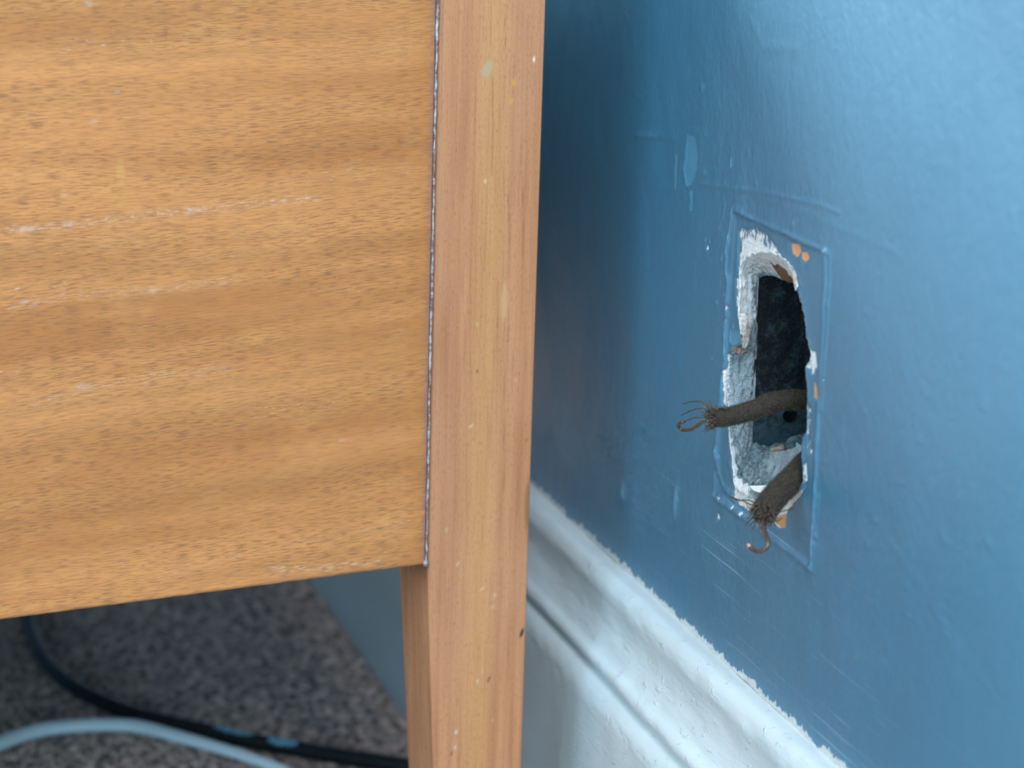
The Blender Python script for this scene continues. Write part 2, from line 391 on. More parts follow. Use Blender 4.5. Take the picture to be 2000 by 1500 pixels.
def closed_resample(A, m):
    n = len(A); t = np.arange(n * m) / m; i = t.astype(int); u = (t - i)[:, None]
    g = lambda k: A[(i + k) % n]
    a, b, c, d = g(-1), g(0), g(1), g(2)
    return .5 * (2 * b + (c - a) * u + (2 * a - 5 * b + 4 * c - d) * u ** 2 + (3 * b - a - 3 * c + d) * u ** 3)
OR = closed_resample(O2, 8); IR = closed_resample(I2, 8)
jit = (fbm(np.arange(len(OR)) * .45, 3.3, o=3) - .5) * .0022; cen = OR.mean(0)
dirn = OR - cen; dirn /= np.linalg.norm(dirn, axis=1)[:, None]
OR = OR + dirn * jit[:, None]

def spaced(a, b, st): return np.linspace(a, b, max(2, int(round((b - a) / st)) + 1))[:-1]
ys = np.concatenate([spaced(-1.2, .5, .1), spaced(.5, .745, .0018), spaced(.745, .90, .0006), spaced(.90, 1.16, .0015), spaced(1.16, 1.3, .01), spaced(1.3, 2.7, .1), [2.7]])
zs = np.concatenate([spaced(0, .18, .03), spaced(.18, .265, .0013), spaced(.265, .42, .0007), spaced(.42, .56, .0018), spaced(.56, 2.4, .1), [2.4]])
YY, ZZ = np.meshgrid(ys, zs, indexing='ij'); P = np.stack([YY.ravel(), ZZ.ravel()], 1)
# window of interest for the relief
roi = (P[:, 0] > .5) & (P[:, 0] < 1.2) & (P[:, 1] > .18) & (P[:, 1] < .56)
Q = P[roi]; h = np.zeros(len(Q)); pale = np.zeros(len(Q)); chip = np.full(len(Q), -1.5); orange = np.full(len(Q), -1.0)
def g(d, w): return np.exp(-(d / w) ** 2)
wob = fbm(Q[:, 0] * 260, Q[:, 1] * 260, o=3)
# raised paint line left by a removed face plate
def ridge(pts, w, a, pal=0.0, rough=.6):
    global h, pale
    d = poly_dist(Q, WL(pts)) + (wob - .5) * w * .9
    amp = (1 - rough) + rough * 1.6 * fbm(Q[:, 0] * 180 + 9, Q[:, 1] * 180, o=2)
    h += a * g(d, w) * amp
    if pal: pale = np.maximum(pale, pal * g(d, w * 1.1))  # glossy highlight painted as paler colour along the ridge
TL, TR, BR, BL = (1433, 410), (1610, 489), (1583, 1110), (1397, 968)
ridge([(1435, 412), (1470, 428), (1526, 453), (1575, 477), (1612, 490)], .0010, .00065)
ridge([(1450, 412), (1440, 408)], .0015, .0004)
ridge([(1612, 490), (1622, 498), (1621, 560), (1616, 640), (1610, 720), (1606, 800)], .0010, .0006)
ridge([(1613, 492), (1614, 560), (1609, 640), (1603, 760), (1598, 860), (1592, 960), (1585, 1050), (1583, 1108)], .0012, .0009, .5)
ridge([(1431, 410), (1426, 450), (1420, 495), (1420, 530), (1424, 548), (1421, 580), (1418, 640), (1416, 700), (1410, 760), (1406, 800), (1402, 850), (1400, 890), (1396, 930), (1396, 950), (1394, 968)], .0011, .0009, .6)
ridge([(1394, 968), (1420, 988), (1460, 1015), (1500, 1048), (1540, 1075), (1583, 1110)], .0012, .0010)
ridge([(1400, 880), (1403, 925), (1412, 952), (1432, 975)], .0012, .0006)
ridge([(1417, 395), (1410, 430), (1396, 475)], .0006, .0003, .5)
ridge([(1597, 970), (1590, 1010), (1588, 1060), (1584, 1108)], .0022, .0007, .6)
# slightly sunk field inside the plate outline
pin = inside(Q, WL([TL, TR, BR, BL])); dd = poly_dist(Q, WL([TL, TR, BR, BL]), True)
h -= .0005 * np.where(pin, sstep(0, .003, dd), 0)
# old cracks and brush lines further up
ridge([(1368, 358), (1430, 367), (1500, 376), (1530, 384), (1600, 400), (1640, 415)], .0009, .00035)
ridge([(1245, 265), (1320, 270), (1350, 262), (1380, 262)], .0010, .0005)
ridge([(1465, 35), (1490, 90), (1560, 95)], .0018, .0003)
ridge([(1470, 380), (1580, 420), (1700, 470), (1760, 500)], .0016, .00015)
ridge([(1740, 1060), (1790, 1130), (1850, 1230)], .0018, .00014)
# flakes where a coat peeled: paler blue, slightly sunk
def flake(pts, pal=1.0, dep=.0002):
    global h, pale
    L = WL(pts); i = inside(Q, L); d = poly_dist(Q, L, True); s = np.where(i, d, -d)
    k = sstep(-.0006, .0006, s); pale = np.maximum(pale, pal * k); h -= dep * k
    h += .00025 * g(d, .0005)
flake([(1342, 263), (1358, 268), (1365, 300), (1363, 330), (1352, 362), (1340, 365), (1334, 330), (1338, 295)])
flake([(1348, 372), (1354, 370), (1353, 412), (1347, 413)]); flake([(1318, 300), (1322, 300), (1320, 380), (1316, 378)], .8)
flake([(1425, 640), (1446, 648), (1447, 668), (1432, 676), (1423, 668)], 1.0); flake([(1426, 305), (1431, 305), (1430, 330), (1426, 328)], .7)
flake([(1368, 160), (1380, 158), (1381, 178), (1372, 186)], .55)
def lump(x, y, r, a, pal=.8, st=1.0):
    global h, pale
    c = W(x, y)[1:]; d = np.hypot((Q[:, 0] - c[0]), (Q[:, 1] - c[1]) / st); h += a * g(d, r); pale = np.maximum(pale, pal * g(d, r * 1.05))
lump(1218, 966, .0028, .0014, .85, 1.6); lump(1321, 985, .0024, .0012, .95, 4.0); lump(1316, 940, .0009, .0008, .8, 6)
for x, y in [(1690, 805), (1790, 275), (1830, 325), (1430, 640), (1095, 275), (1157, 43), (1850, 1240), (1410, 505), (1378, 470), (1400, 590), (1690, 610)]:
    lump(x, y, .0011, .0006, .35)
for _ in range(90): lump(rng.uniform(1080, 1980), rng.uniform(20, 1350), rng.uniform(.0007, .0016), rng.uniform(.00015, .0005), 0)
h += (fbm(Q[:, 0] * 30, Q[:, 1] * 22, o=2) - .5) * .0012 + (fbm(Q[:, 0] * 150, Q[:, 1] * 110, o=2) - .5) * .00022
# chips down to the white plaster
dO = poly_dist(Q, OR, True); inO = inside(Q, OR)
def chipz(pts, e=.0035, v=1.0, base=0.0):
    global chip
    L = WL(pts); i = inside(Q, L); d = poly_dist(Q, L, True); s = np.where(i, d, -d)
    chip = np.maximum(chip, base + v * sstep(-e, e, s) * 2 - 1 if False else (sstep(-e, e, s) * 2.1 - 1.0) * v + base)
chipz([(1441, 470), (1448, 458), (1462, 452), (1480, 462), (1500, 476), (1512, 492), (1530, 510), (1520, 540), (1470, 560), (1440, 590), (1439, 530)], .0048, 1.0)
chipz([(1440, 452), (1446, 445), (1462, 446), (1480, 448), (1494, 458), (1510, 478), (1524, 500), (1500, 500), (1440, 510)], .002, .42, .12)
chipz([(1436, 540), (1448, 540), (1446, 620), (1437, 600)], .0018)
chipz([(1418, 690), (1426, 690), (1424, 760), (1417, 760)], .0014, .9); chipz([(1412, 720), (1420, 720), (1420, 800), (1411, 790)], .0012, .75)
chipz([(1422, 850), (1434, 850), (1440, 940), (1428, 930)], .0018, .9)
chipz([(1430, 935), (1445, 950), (1500, 980), (1560, 958), (1574, 940), (1570, 958), (1548, 985), (1535, 1000), (1533, 1030), (1520, 1034), (1495, 1020), (1460, 1000), (1440, 988), (1430, 975)], .0016, 1.0)
chipz([(1580, 684), (1590, 686), (1594, 720), (1583, 726), (1572, 716)], .0014, .95); chipz([(1574, 780), (1582, 800), (1580, 850), (1572, 850)], .0012, .5)
chipz([(1576, 850), (1582, 858), (1580, 890), (1574, 880)], .0012, .5); chipz([(1566, 905), (1573, 900), (1575, 940), (1567, 945)], .0012, .7)
chipz([(1547, 530), (1556, 545), (1556, 566), (1549, 556)], .0009, .9)
for x, y, r in [(1382, 484, .0009), (1417, 575, .0009), (1421, 600, .001), (1418, 625, .0009), (1390, 700, .0004), (1480, 1010, .0014), (1405, 975, .0012), (1430, 990, .001), (1448, 1003, .0012), (1475, 1022, .0012), (1402, 1010, .0013), (1404, 890, .0007), (1397, 915, .0007), (1585, 720, .0018), (1583, 880, .001), (1609, 742, .0005), (1388, 470, .0005), (1470, 1092, .0005)]:
    c = W(x, y)[1:]; d = np.hypot(Q[:, 0] - c[0], Q[:, 1] - c[1]); chip = np.maximum(chip, 1.2 * g(d, r * 1.6) - .45)
def oz(pts, v=1.0):
    global orange, h
    L = WL(pts); i = inside(Q, L); d = poly_dist(Q, L, True); s = np.where(i, d, -d); k = sstep(-.0009, .0009, s)
    orange = np.maximum(orange, k * v); h -= .0004 * k
oz([(1542, 475), (1558, 477), (1561, 492), (1554, 503), (1545, 495)]); oz([(1563, 492), (1572, 492), (1578, 503), (1570, 512), (1563, 505)])
oz([(1590, 745), (1595, 760), (1598, 778), (1593, 784), (1588, 775), (1588, 745)], .8); oz([(1525, 460), (1536, 461), (1530, 468)], .62)
oz([(1507, 1012), (1520, 1005), (1534, 1003), (1532, 1032), (1522, 1033), (1508, 1022)], .75); oz([(1434, 945), (1440, 948), (1440, 965), (1434, 960)], .6)
h -= .0006 * sstep(-.2, .5, chip)
h += .0005 * g(dO, .0012) * (.4 + wob) * (~inO)
# scuff zones
up = lambda a: (lambda b: (b.__setitem__(roi, a), b)[1])(np.zeros(len(P)))
def blobzone(x, y, ry, rz):
    c = W(x, y)[1:]; return np.exp(-((Q[:, 0] - c[0]) / ry) ** 2 - ((Q[:, 1] - c[1]) / rz) ** 2)
scuff = np.clip(blobzone(1460, 1120, .11, .045) * .9 + blobzone(1500, 1330, .12, .030) * .9 + .12, 0, 1) * sstep(.33, .27, Q[:, 1])
scuff2 = np.clip(blobzone(1400, 720, .028, .05), 0, 1)
H = up(h); X = -H
keep_att = dict(pale=up(pale), chip=np.where(roi, up(chip), -1.5), orange=np.where(roi, up(orange), -1.0), scuff=up(scuff), scuff2=up(scuff2))
hole_in = np.zeros(len(P), bool); hole_in[roi] = inO
Ff = grid_faces(len(ys), len(zs)); Ff = Ff[~hole_in[Ff].all(1)]
used = np.zeros(len(P), bool); used[Ff] = True; sn = used & hole_in
P2 = P.copy(); P2[sn] = near_pt(P[sn], OR)
V = np.stack([X, P2[:, 0], P2[:, 1]], 1)
idx = -np.ones(len(P), int); idx[used] = np.arange(used.sum())
wall = mesh_obj('wall_right', V[used], idx[Ff][:, ::-1], MW, attrs={k: v[used] for k, v in keep_att.items()})
wall['kind'] = 'structure'

# broken plaster edge of the hole
nr = 22; n = len(OR); rings = []; wh = []; br = []
for k in range(-1, nr + 1):
    u = max(k, 0) / nr
    A = OR * (1 - u) + IR * u; x = (-.0004 if k < 0 else DI * u) * np.ones(n)
    if k < 0: A = OR + (OR - cen) * .012; x = x * 0 + .0006
    nz = fbm(A[:, 0] * 420 + u * 5, A[:, 1] * 420, u * 9, o=4) - .5; e = math.sin(math.pi * min(1, u * .9 + .05))
    inn = -(A - cen) / np.linalg.norm(A - cen, axis=1)[:, None]
    A = A + inn * (nz * .0042 * e)[:, None]; x = x + nz * .002 * e
    rings.append(np.stack([x, A[:, 0], A[:, 1]], 1))
    zt = A[:, 1]; left = sstep(0, .02, A[:, 0] - cen[0])
    top = sstep(.362, .372, zt)
    wh.append(np.clip(1.0 * (1 - u * .6) * sstep(.342, .358, zt) + .55 * (1 - sstep(0, .35, u)) * left + .45 * (1 - sstep(0, .5, u)) * (zt < .30) * (A[:, 0] > .838), 0, 1))
    br.append(np.clip(top * sstep(.3, .6, u) * (A[:, 0] < .838) * 1.0, 0, 1))
RV = np.stack(rings, 1).reshape(-1, 3); att = {'white': np.stack(wh, 1).ravel(), 'brown': np.stack(br, 1).ravel()}
mesh_obj('plaster_edge', RV, grid_faces(n, nr + 2, True), MP, wall, attrs=att)
# back box behind the plaster
yl, yr = I2[32:38, 0].mean() + .0003, I2[9:22, 0].min() - .003
zb, zt = I2[23:30, 1].min() - .004, I2[2:7, 1].max() + .004; xd = .048
def wavy_quad(a, b, c, d, m=40, amp=.0006):
    U, Vv = np.meshgrid(np.linspace(0, 1, m), np.linspace(0, 1, m), indexing='ij'); U = U[..., None]; Vv = Vv[..., None]
    a, b, c, d = map(np.array, (a, b, c, d)); S = a * (1 - U) * (1 - Vv) + b * U * (1 - Vv) + c * U * Vv + d * (1 - U) * Vv
    nrm = np.cross(b - a, d - a); nrm = nrm / np.linalg.norm(nrm); S = S.reshape(-1, 3)
    S = S + nrm * ((fbm(S[:, 0] * 300 + S[:, 1] * 210, S[:, 2] * 300, S[:, 1] * 200) - .5) * amp)[:, None]
    return S, [tuple(q) for q in grid_faces(m, m)]
x0 = DI - .001
sides = [wavy_quad((x0, yl, zb), (xd, yl, zb), (xd, yl, zt), (x0, yl, zt)), wavy_quad((x0, yr, zb), (xd, yr, zb), (xd, yr, zt), (x0, yr, zt)),
         wavy_quad((x0, yr, zt), (xd, yr, zt), (xd, yl, zt), (x0, yl, zt)), wavy_quad((xd, yr, zb), (xd, yl, zb), (xd, yl, zt), (xd, yr, zt)),
         wavy_quad((x0, yr, zb), (xd, yr, zb), (xd, yl, zb), (x0, yl, zb))]
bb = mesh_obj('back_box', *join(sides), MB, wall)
# folded rim of the box; knock-out hole as a flat disc, shade in its colour
pts = [(DI - .0012, yl - .0002, z) for z in np.linspace(zb + .008, zt - .006, 60)]
pts = np.array(pts); pts[:, 1] += (fbm(pts[:, 2] * 300, 1.0) - .5) * .0008
mesh_obj('box_rim', *tube(pts, .00045, 6, lambda i, a: 1 + .5 * (vnoise(i * .7, a * 2) - .5)), simple('box_rim_metal', (.30, .33, .36), .5, .5, (.10, .05, .05), 500, metal=.3), bb)
kc = hit(1541, 811, (0, 1, 0), (0, yl, 0)); ang = np.linspace(0, 2 * np.pi, 28, endpoint=False)
kv = []
for rr, dy in ((.0031, -.0006), (.0029, -.0005), (.0026, -.0003), (.0, -.0003)):
    kv += [(kc[0] + rr * math.cos(a), yl + dy, kc[2] + rr * math.sin(a)) for a in ang]
mesh_obj('knockout_dark_disc', np.array(kv), grid_faces(28, 4, False).tolist() if False else [((j) * 28 + i, (j) * 28 + (i + 1) % 28, (j + 1) * 28 + (i + 1) % 28, (j + 1) * 28 + i) for j in range(3) for i in range(28)], MDARK, bb)
# rubble ledge at the bottom of the hole
m = 70; U, Vv = np.meshgrid(np.linspace(0, 1, m), np.linspace(0, 1, m), indexing='ij')
lx = .002 + U * (xd - .004); ly = yr + Vv * (yl + .0025 - yr)
zfr, zbk = W(1500, 972)[2], W(1490, 884, -DI)[2]
lz = zfr + (zbk - zfr) * sstep(.0, DI, lx) + (fbm(lx * 230, ly * 230, o=4) - .5) * .0075 + sstep(DI, xd, lx) * .004
gm = simple('mortar_rubble', (.21, .30, .34), .95, .2, (.08, .12, .14), 600, bump=.0012)
mesh_obj('mortar_rubble', np.stack([lx.ravel(), ly.ravel(), lz.ravel()], 1), grid_faces(m, m), gm, wall)
def blob_flake(name, center, dims, mat, parent, rot=(0, 0, 0), seed=0, label=None):
    r = np.random.default_rng(seed); k = 9; a = np.sort(r.uniform(0, 2 * np.pi, k)); rr = r.uniform(.7, 1.15, k)
    v = [(math.cos(t) * q * dims[0] / 2, math.sin(t) * q * dims[1] / 2, s * dims[2] / 2 + r.normal() * dims[2] * .15) for s in (-1, 1) for t, q in zip(a, rr)]
    v.append((0, 0, dims[2] * .75)); f = [tuple(range(k))[::-1]] + [(i, (i + 1) % k, k + (i + 1) % k, k + i) for i in range(k)] + [(k + i, k + (i + 1) % k, 2 * k) for i in range(k)]
    o = mesh_obj(name, np.array(v), f, mat, parent, smooth=False); o.location = center; o.rotation_euler = rot
    if label: o['label'] = label
    return o
q = W(1521, 883, -.018); blob_flake('plaster_flake', (q[0], q[1], q[2] + .001), (.0085, .004, .0022), MBEI, wall, (.2, -.1, .1), 3, 'beige plaster flake on the ledge')
q = W(1550, 893, -.020); blob_flake('plaster_flake', (q[0], q[1], q[2]), (.004, .003, .0015), MBEI, wall, (0, .2, 1), 5)
# white card strip in the bottom of the hole
c4 = [W(1463, 949, -.0002), W(1514, 947, -.004), W(1508, 958, -.0012), W(1484, 962, .0006), W(1472, 958, .0006)]
cv = np.array(c4 + [p + np.array([.0006, 0, -.0004]) for p in c4])
o = mesh_obj('card_strip', cv, [(0, 1, 2, 3, 4), (9, 8, 7, 6, 5)] + [(i, 5 + i, 5 + (i + 1) % 5, (i + 1) % 5) for i in range(5)], MCARD, wall, smooth=False); o['label'] = 'small clean white strip at the foot of the hole'
# curling paint scraps on the left edge of the hole
def scrap(pts, mat, th=.0005, t=.0008):
    A = np.array([W(x, y, t + dt) for x, y, dt in pts]); B = A + np.array([th, 0, 0]); k = len(A)
    return mesh_obj('paint_scrap', np.vstack([A, B]), [tuple(range(k)), tuple(range(2 * k - 1, k - 1, -1))] + [(i, k + i, k + (i + 1) % k, (i + 1) % k) for i in range(k)], mat, wall, smooth=False)
MSC = simple('old_paint_scrap', (.55, .58, .56), .8, .2, (.36, .30, .25), 500, bump=.0005)
scrap([(1441, 613, 0), (1452, 612, -.002), (1459, 622, -.003), (1458, 640, -.003), (1451, 655, -.001), (1446, 652, 0), (1444, 634, 0)], MSC)
scrap([(1453, 643, 0), (1463, 642, -.003), (1461, 665, -.003), (1455, 680, -.002), (1449, 682, -.001), (1450, 664, 0)], MSC)
scrap([(1426, 676, .001), (1440, 679, .0005), (1458, 682, -.001), (1458, 690, -.002), (1448, 691, 0), (1432, 688, .001)], simple('rusty_scrap', (.30, .24, .22), .8, .3, (.13, .08, .07), 700, bump=.0008))
scrap([(1545, 518, -.001), (1552, 531, -.001), (1557, 560, 0), (1553, 568, 0), (1549, 548, -.001)], simple('torn_lip', (.42, .32, .24), .85, .2, (.75, .75, .72), 450))

# ------------------------------------------------------------------ skirting board
prof = [(0.0, .2036), (.0035, .2043), (.0075, .2040), (.0105, .2020), (.0122, .1990), (.0128, .1950), (.0122, .1905), (.0118, .186), (.0122, .181), (.0135, .176),
        (.0150, .1715), (.0168, .1688), (.0196, .1668), (.0205, .1645), (.0198, .1622), (.0168, .1607), (.0158, .1594), (.0172, .1579), (.0208, .1567), (.0238, .1535), (.0250, .149),
        (.0253, .143), (.0252, .13), (.0251, .10), (.0250, .06), (.0250, .02), (.0250, 0.0)]
pr = cr(prof[:22], 100); pr = np.vstack([pr, np.array(prof[22:])]); yk = np.concatenate([spaced(-1.2, .55, .1), spaced(.55, 1.25, .002), spaced(1.25, 1.6, .006), spaced(1.6, 2.7, .1), [2.7]])
SY, SI = np.meshgrid(yk, np.arange(len(pr)), indexing='ij'); sx = -pr[SI, 0]; sz = pr[SI, 1]
nz = (fbm(SY * 55, sz * 130, o=3) - .5) * .0013 + (fbm(SY * 9, sz * 30, o=2) - .5) * .0012
wgt = sstep(0, .004, pr[SI, 0]) * sstep(.0, .01, sz)
sx = sx + nz * wgt; sz = sz + (fbm(SY * 40, 2.2, o=3) - .5) * .0012 * sstep(.14, .16, sz)
dust = np.exp(-((pr[SI, 1] - .1635) / .0026) ** 2) * sstep(.95, .84, SY) + .12
sk = mesh_obj('baseboard_right', np.stack([sx.ravel(), SY.ravel(), sz.ravel()], 1), grid_faces(len(yk), len(pr))[:, ::-1], MS, attrs={'dust': dust.ravel()})
sk['kind'] = 'structure'

# ------------------------------------------------------------------ wooden cabinet: end panel, tapered corner post
rz = math.atan2(E1[1], E1[0]); cab = empty('wooden_cabinet', tuple(P0), rz)
tag(cab, 'orange-brown veneered wooden cabinet on a tapered square corner post beside the blue wall', 'cabinet')
ZB = float(PL(780, 1108)[1]); PW = .0517; TOPZ = .53; DEP = .0
# depth of the post from its far left edge in view
best = min(np.linspace(.01, .08, 200), key=lambda d: abs((lambda v: 1000 + F * v[0] / -v[2])(R.T @ (P0 + np.array([0, 0, ZB]) + E2 * d - CAM)) - 779)); PD = float(best)
print('post depth', PD, 'panel bottom', ZB)
TAP = .0115                                   # inward taper at the foot
def plate(name, u0, u1, v0, v1, z0f, z1, mat, su, sz_, paint=None, left=None, parent=cab):
    """box whose front face (local y=v0) is a fine grid; left(z) moves the left side inwards"""
    zl = np.unique(np.round(np.concatenate([[z0f], np.arange(z0f, z1, sz_), [z1]]), 6)); ul = np.linspace(0, 1, max(2, int((u1 - u0) / su)))
    b = .0008; U, Z = np.meshgrid(ul, zl, indexing='ij')
    L = left(Z) if left else 0 * Z
    x = (u0 + L) + U * (u1 - u0 - L); y = v0 + 0 * x
    dx = np.minimum(x - (u0 + L), u1 - x); y = y + b * (1 - np.sqrt(np.clip(1 - (1 - np.clip(dx / b, 0, 1)) ** 2, 0, 1)))
    V = np.stack([x, y, Z], -1).reshape(-1, 3); nv = len(zl); nu = len(ul)
    fr = grid_faces(nu, nv); side = []
    # back vertices
    yb = v1 + (left(zl) * -.6 if left else 0 * zl)
    BL_ = np.stack([u0 + (left(zl) if left else 0 * zl), yb, zl], 1); BR_ = np.stack([u1 + 0 * zl, yb, zl], 1)
    o = len(V); V = np.vstack([V, BL_, BR_]); j = np.arange(nv - 1)
    sl = np.stack([o + j, j, j + 1, o + j + 1], 1); e0 = (nu - 1) * nv
    sr = np.stack([e0 + j, o + nv + j, o + nv + j + 1, e0 + j + 1], 1); bk = np.stack([o + nv + j, o + j, o + j + 1, o + nv + j + 1], 1)
    i = np.arange(nu); bot = [tuple([o, o + nv] + [int(k * nv) for k in i[::-1]])]; top = [tuple([o + nv + nv - 1, o + nv - 1] + [int(k * nv + nv - 1) for k in i])]
    faces = [tuple(int(a) for a in f) for f in np.vstack([fr, sl, sr, bk])] + bot + top
    mk = np.zeros((len(V), 4)); ln_ = np.zeros(len(V))
    if paint: paint(V, mk, ln_)
    ob = mesh_obj(name, V, faces, mat, parent, smooth=False, attrs={'marks': mk, 'line': ln_})
    return ob
def dab(V, mk, px, py, rx, rz_, colr, al=1.0, front=0.0, rot=0):
    u, z = PL(px, py); dx, dz = V[:, 0] - u, V[:, 2] - z; c, s = math.cos(rot), math.sin(rot)
    a = np.exp(-((dx * c + dz * s) / rx) ** 2 - ((-dx * s + dz * c) / rz_) ** 2); a = np.clip(a * 1.8, 0, 1) ** 2 * al * (V[:, 1] < front + .002)
    m = a > mk[:, 3]; mk[m, :3] = colr; mk[m, 3] = a[m]
def paint_post(V, mk, ln_):
    D = lambda *a, **k: dab(V, mk, *a, **k)
    be, dk, og = (.62, .48, .28), (.10, .05, .03), (.62, .30, .05)
    D(952, 135, .0022, .0038, (.42, .36, .22), .7, rot=-.4); D(1004, 161, .001, .0016, og, .8); D(998, 198, .001, .0014, og, .9); D(1043, 116, .0005, .0012, (.8, .7, .6), .9)
    D(948, 354, .0006, .0010, (.60, .52, .24), .9); D(985, 590, .0016, .009, (.68, .43, .20), .4); D(958, 502, .003, .0022, (.50, .26, .07), .6, rot=.7)
    D(932, 633, .0007, .001, (.62, .36, .12), .8); D(932, 725, .0005, .0006, dk, .9); D(920, 832, .0013, .0007, be, .8, rot=.4); D(1028, 860, .0006, .0009, dk, .5)
    D(1019, 1236, .0008, .0024, (.03, .03, .03), 1, rot=-.3); D(942, 1150, .0004, .0014, be, .9, rot=-.9); D(966, 1163, .0006, .0009, be, .6); D(962, 1185, .0008, .0008, be, .5)
    D(932, 1248, .0011, .0014, (.50, .24, .05), .7); D(941, 1068, .0014, .0016, (.52, .24, .05), .6); D(894, 1101, .0005, .0013, be, .7, rot=-.4); D(872, 1035, .0007, .0013, (.55, .38, .18), .6)
    D(933, 1331, .0007, .0009, (.55, .5, .38), .8); D(955, 1327, .0005, .0016, dk, .8, rot=-.4); D(942, 1312, .0003, .001, be, .7); D(891, 1430, .0009, .0008, (.6, .5, .4), .9)
    D(889, 1460, .0006, .0009, (.6, .5, .4), .9); D(882, 1472, .0007, .0012, dk, .6); D(893, 1370, .0004, .002, dk, .35); D(962, 1407, .0003, .0009, be, .6); D(1008, 742, .0004, .0005, be, .8)
    D(1030, 985, .0016, .012, (.22, .09, .03), .6); D(905, 1122, .0003, .0003, be, .8)
    for a, b, w in (([(992, 362), (994, 420), (996, 480), (994, 540)], 0, .00022), ([(985, 20), (988, 110), (985, 190)], 0, .0002), ([(962, 150), (963, 260), (960, 340)], 0, .00035), ([(972, 560), (972, 640)], 0, .00025), ([(1021, 345), (1022, 440), (1020, 500)], 0, .0002), ([(985, 700), (984, 960)], 0, .0002), ([(994, 600), (992, 670)], 0, .0002)):
        d = poly_dist(V[:, [0, 2]], np.array([PL(*q) for q in a])); k = np.exp(-(d / w) ** 2) * .65 * (V[:, 1] < .002)
        m = k > mk[:, 3]; mk[m, :3] = (.24, .11, .05); mk[m, 3] = k[m]
    # dark line at the left joint
    e = np.exp(-(V[:, 0] / .0006) ** 2) * .7 * (V[:, 1] < .003); m = e > mk[:, 3]; mk[m, :3] = (.20, .08, .035); mk[m, 3] = e[m]
def paint_panel(V, mk, ln_):
    D = lambda *a, **k: dab(V, mk, *a, **k)
    pw = (.66, .62, .58)
    for x, y, rx, rz_ in [(172, 7, .0022, .0012), (183, 237, .0016, .0008), (230, 178, .001, .0006), (52, 447, .005, .0011), (135, 437, .0022, .0012), (385, 411, .003, .001), (125, 383, .0010, .0006), (298, 567, .0022, .001), (48, 590, .0016, .0011), (165, 756, .004, .0009), (450, 541, .0004, .0004), (824, 83, .0006, .0006), (780, 210, .0004, .0004), (395, 732, .002, .0006), (668, 860, .0016, .0006)]:
        D(x, y, rx, rz_ * .8, pw, .2)
    D(236, 340, .0018, .006, (.60, .30, .09), .6); D(240, 380, .004, .004, (.56, .26, .07), .5)
    # line of filled pores
    for a, w, s in (([(0, 452), (130, 440), (300, 418), (450, 402), (620, 388)], .0016, 1), ([(300, 1130), (420, 1095), (640, 1050), (800, 1020)], .0012, .4), ([(20, 600), (120, 580), (300, 566), (460, 545)], .0020, .6), ([(60, 790), (180, 756), (300, 735), (450, 720)], .0020, .6), ([(520, 1112), (640, 1108), (740, 1098)], .0018, 1)):
        d = poly_dist(V[:, [0, 2]], np.array([PL(*q) for q in a])); np.maximum(ln_, s * np.exp(-(d / w) ** 2), out=ln_)
    # bruised lower edge
    d = V[:, 2] - ZB; k = np.exp(-(d / .0007) ** 2) * .8; k *= .4 + fbm(V[:, 0] * 150, 1.0 + 0 * V[:, 0]); k = np.clip(k, 0, .9); mk[:, :3] = np.where((k > mk[:, 3])[:, None], (.07, .03, .02), mk[:, :3]); mk[:, 3] = np.maximum(mk[:, 3], k)
tp = lambda z: TAP * np.clip((ZB - z) / ZB, 0, 1)
post = plate('corner_post', 0, PW, 0, PD, 0.0, TOPZ, MPO, .0006, .0009, paint_post, tp)
panel = plate('end_panel', -.36, -.0008, .0002, .018, ZB, TOPZ, MV, .0011, .0011, paint_panel)
mesh_obj('end_panel', *(lambda v: (v, [(0, 1, 3, 2), (4, 6, 7, 5), (0, 4, 5, 1), (2, 3, 7, 6), (0, 2, 6, 4), (1, 5, 7, 3)]))(np.array([(x, y, z) for x in (-1.12, -.36) for y in (.0002, .018) for z in (ZB, TOPZ)])), MV, cab, smooth=False)
# white glue squeezed out of the joint
zz = np.arange(ZB - .001, TOPZ, .0007); jp = np.stack([-.0008 + (vnoise(zz * 300, 2.) - .5) * .0004, 0 * zz + .0001, zz], 1)
rr = .00042 + .0005 * (fbm(zz * 230, 5., o=3) - .4); rr = np.clip(rr, .0002, .0011); rr[:4] = .0014
s = mesh_obj('glue_line', *tube(jp, rr, 7, lambda i, a: .8 + .5 * vnoise(i * .8, a * 1.5)), MSEAL, cab); s['label'] = 'white crusty line in the joint between panel and post'
# rest of the carcass (unseen behind the panel), deepened to shield the floor from light
def box(name, a, b, mat, parent):
    (x0_, y0_, z0_), (x1, y1, z1) = a, b
    v = [(x, y, z) for x in (x0_, x1) for y in (y0_, y1) for z in (z0_, z1)]
    o = mesh_obj(name, np.array(v), [(0, 1, 3, 2), (4, 6, 7, 5), (0, 4, 5, 1), (2, 3, 7, 6), (0, 2, 6, 4), (1, 5, 7, 3)], mat, parent, smooth=False)
    me = o.data; me.attributes.new('marks', 'FLOAT_COLOR', 'POINT'); me.attributes['marks'].data.foreach_set('color', np.zeros(32, np.float32)); return o
CD = 1.05; MBR = simple('unfinished_board', (.10, .055, .03), .8, .2, (.07, .04, .02), 60)
box('side_board', (PW - .022, PD, ZB + .01), (PW - .004, CD, TOPZ - .02), MBR, cab)
box('side_board', (-1.16, .02, ZB + .01), (-1.142, CD, TOPZ - .02), MBR, cab)
box('bottom_board', (-1.142, .019, ZB + .012), (PW - .022, CD, ZB + .03), MBR, cab)
box('top_board', (-1.19, -.006, TOPZ), (PW + .004, CD + .04, TOPZ + .022), MV, cab)
plate('corner_post', -1.172, -1.1205, 0, PD, 0.0, TOPZ, MPO, .01, .02)
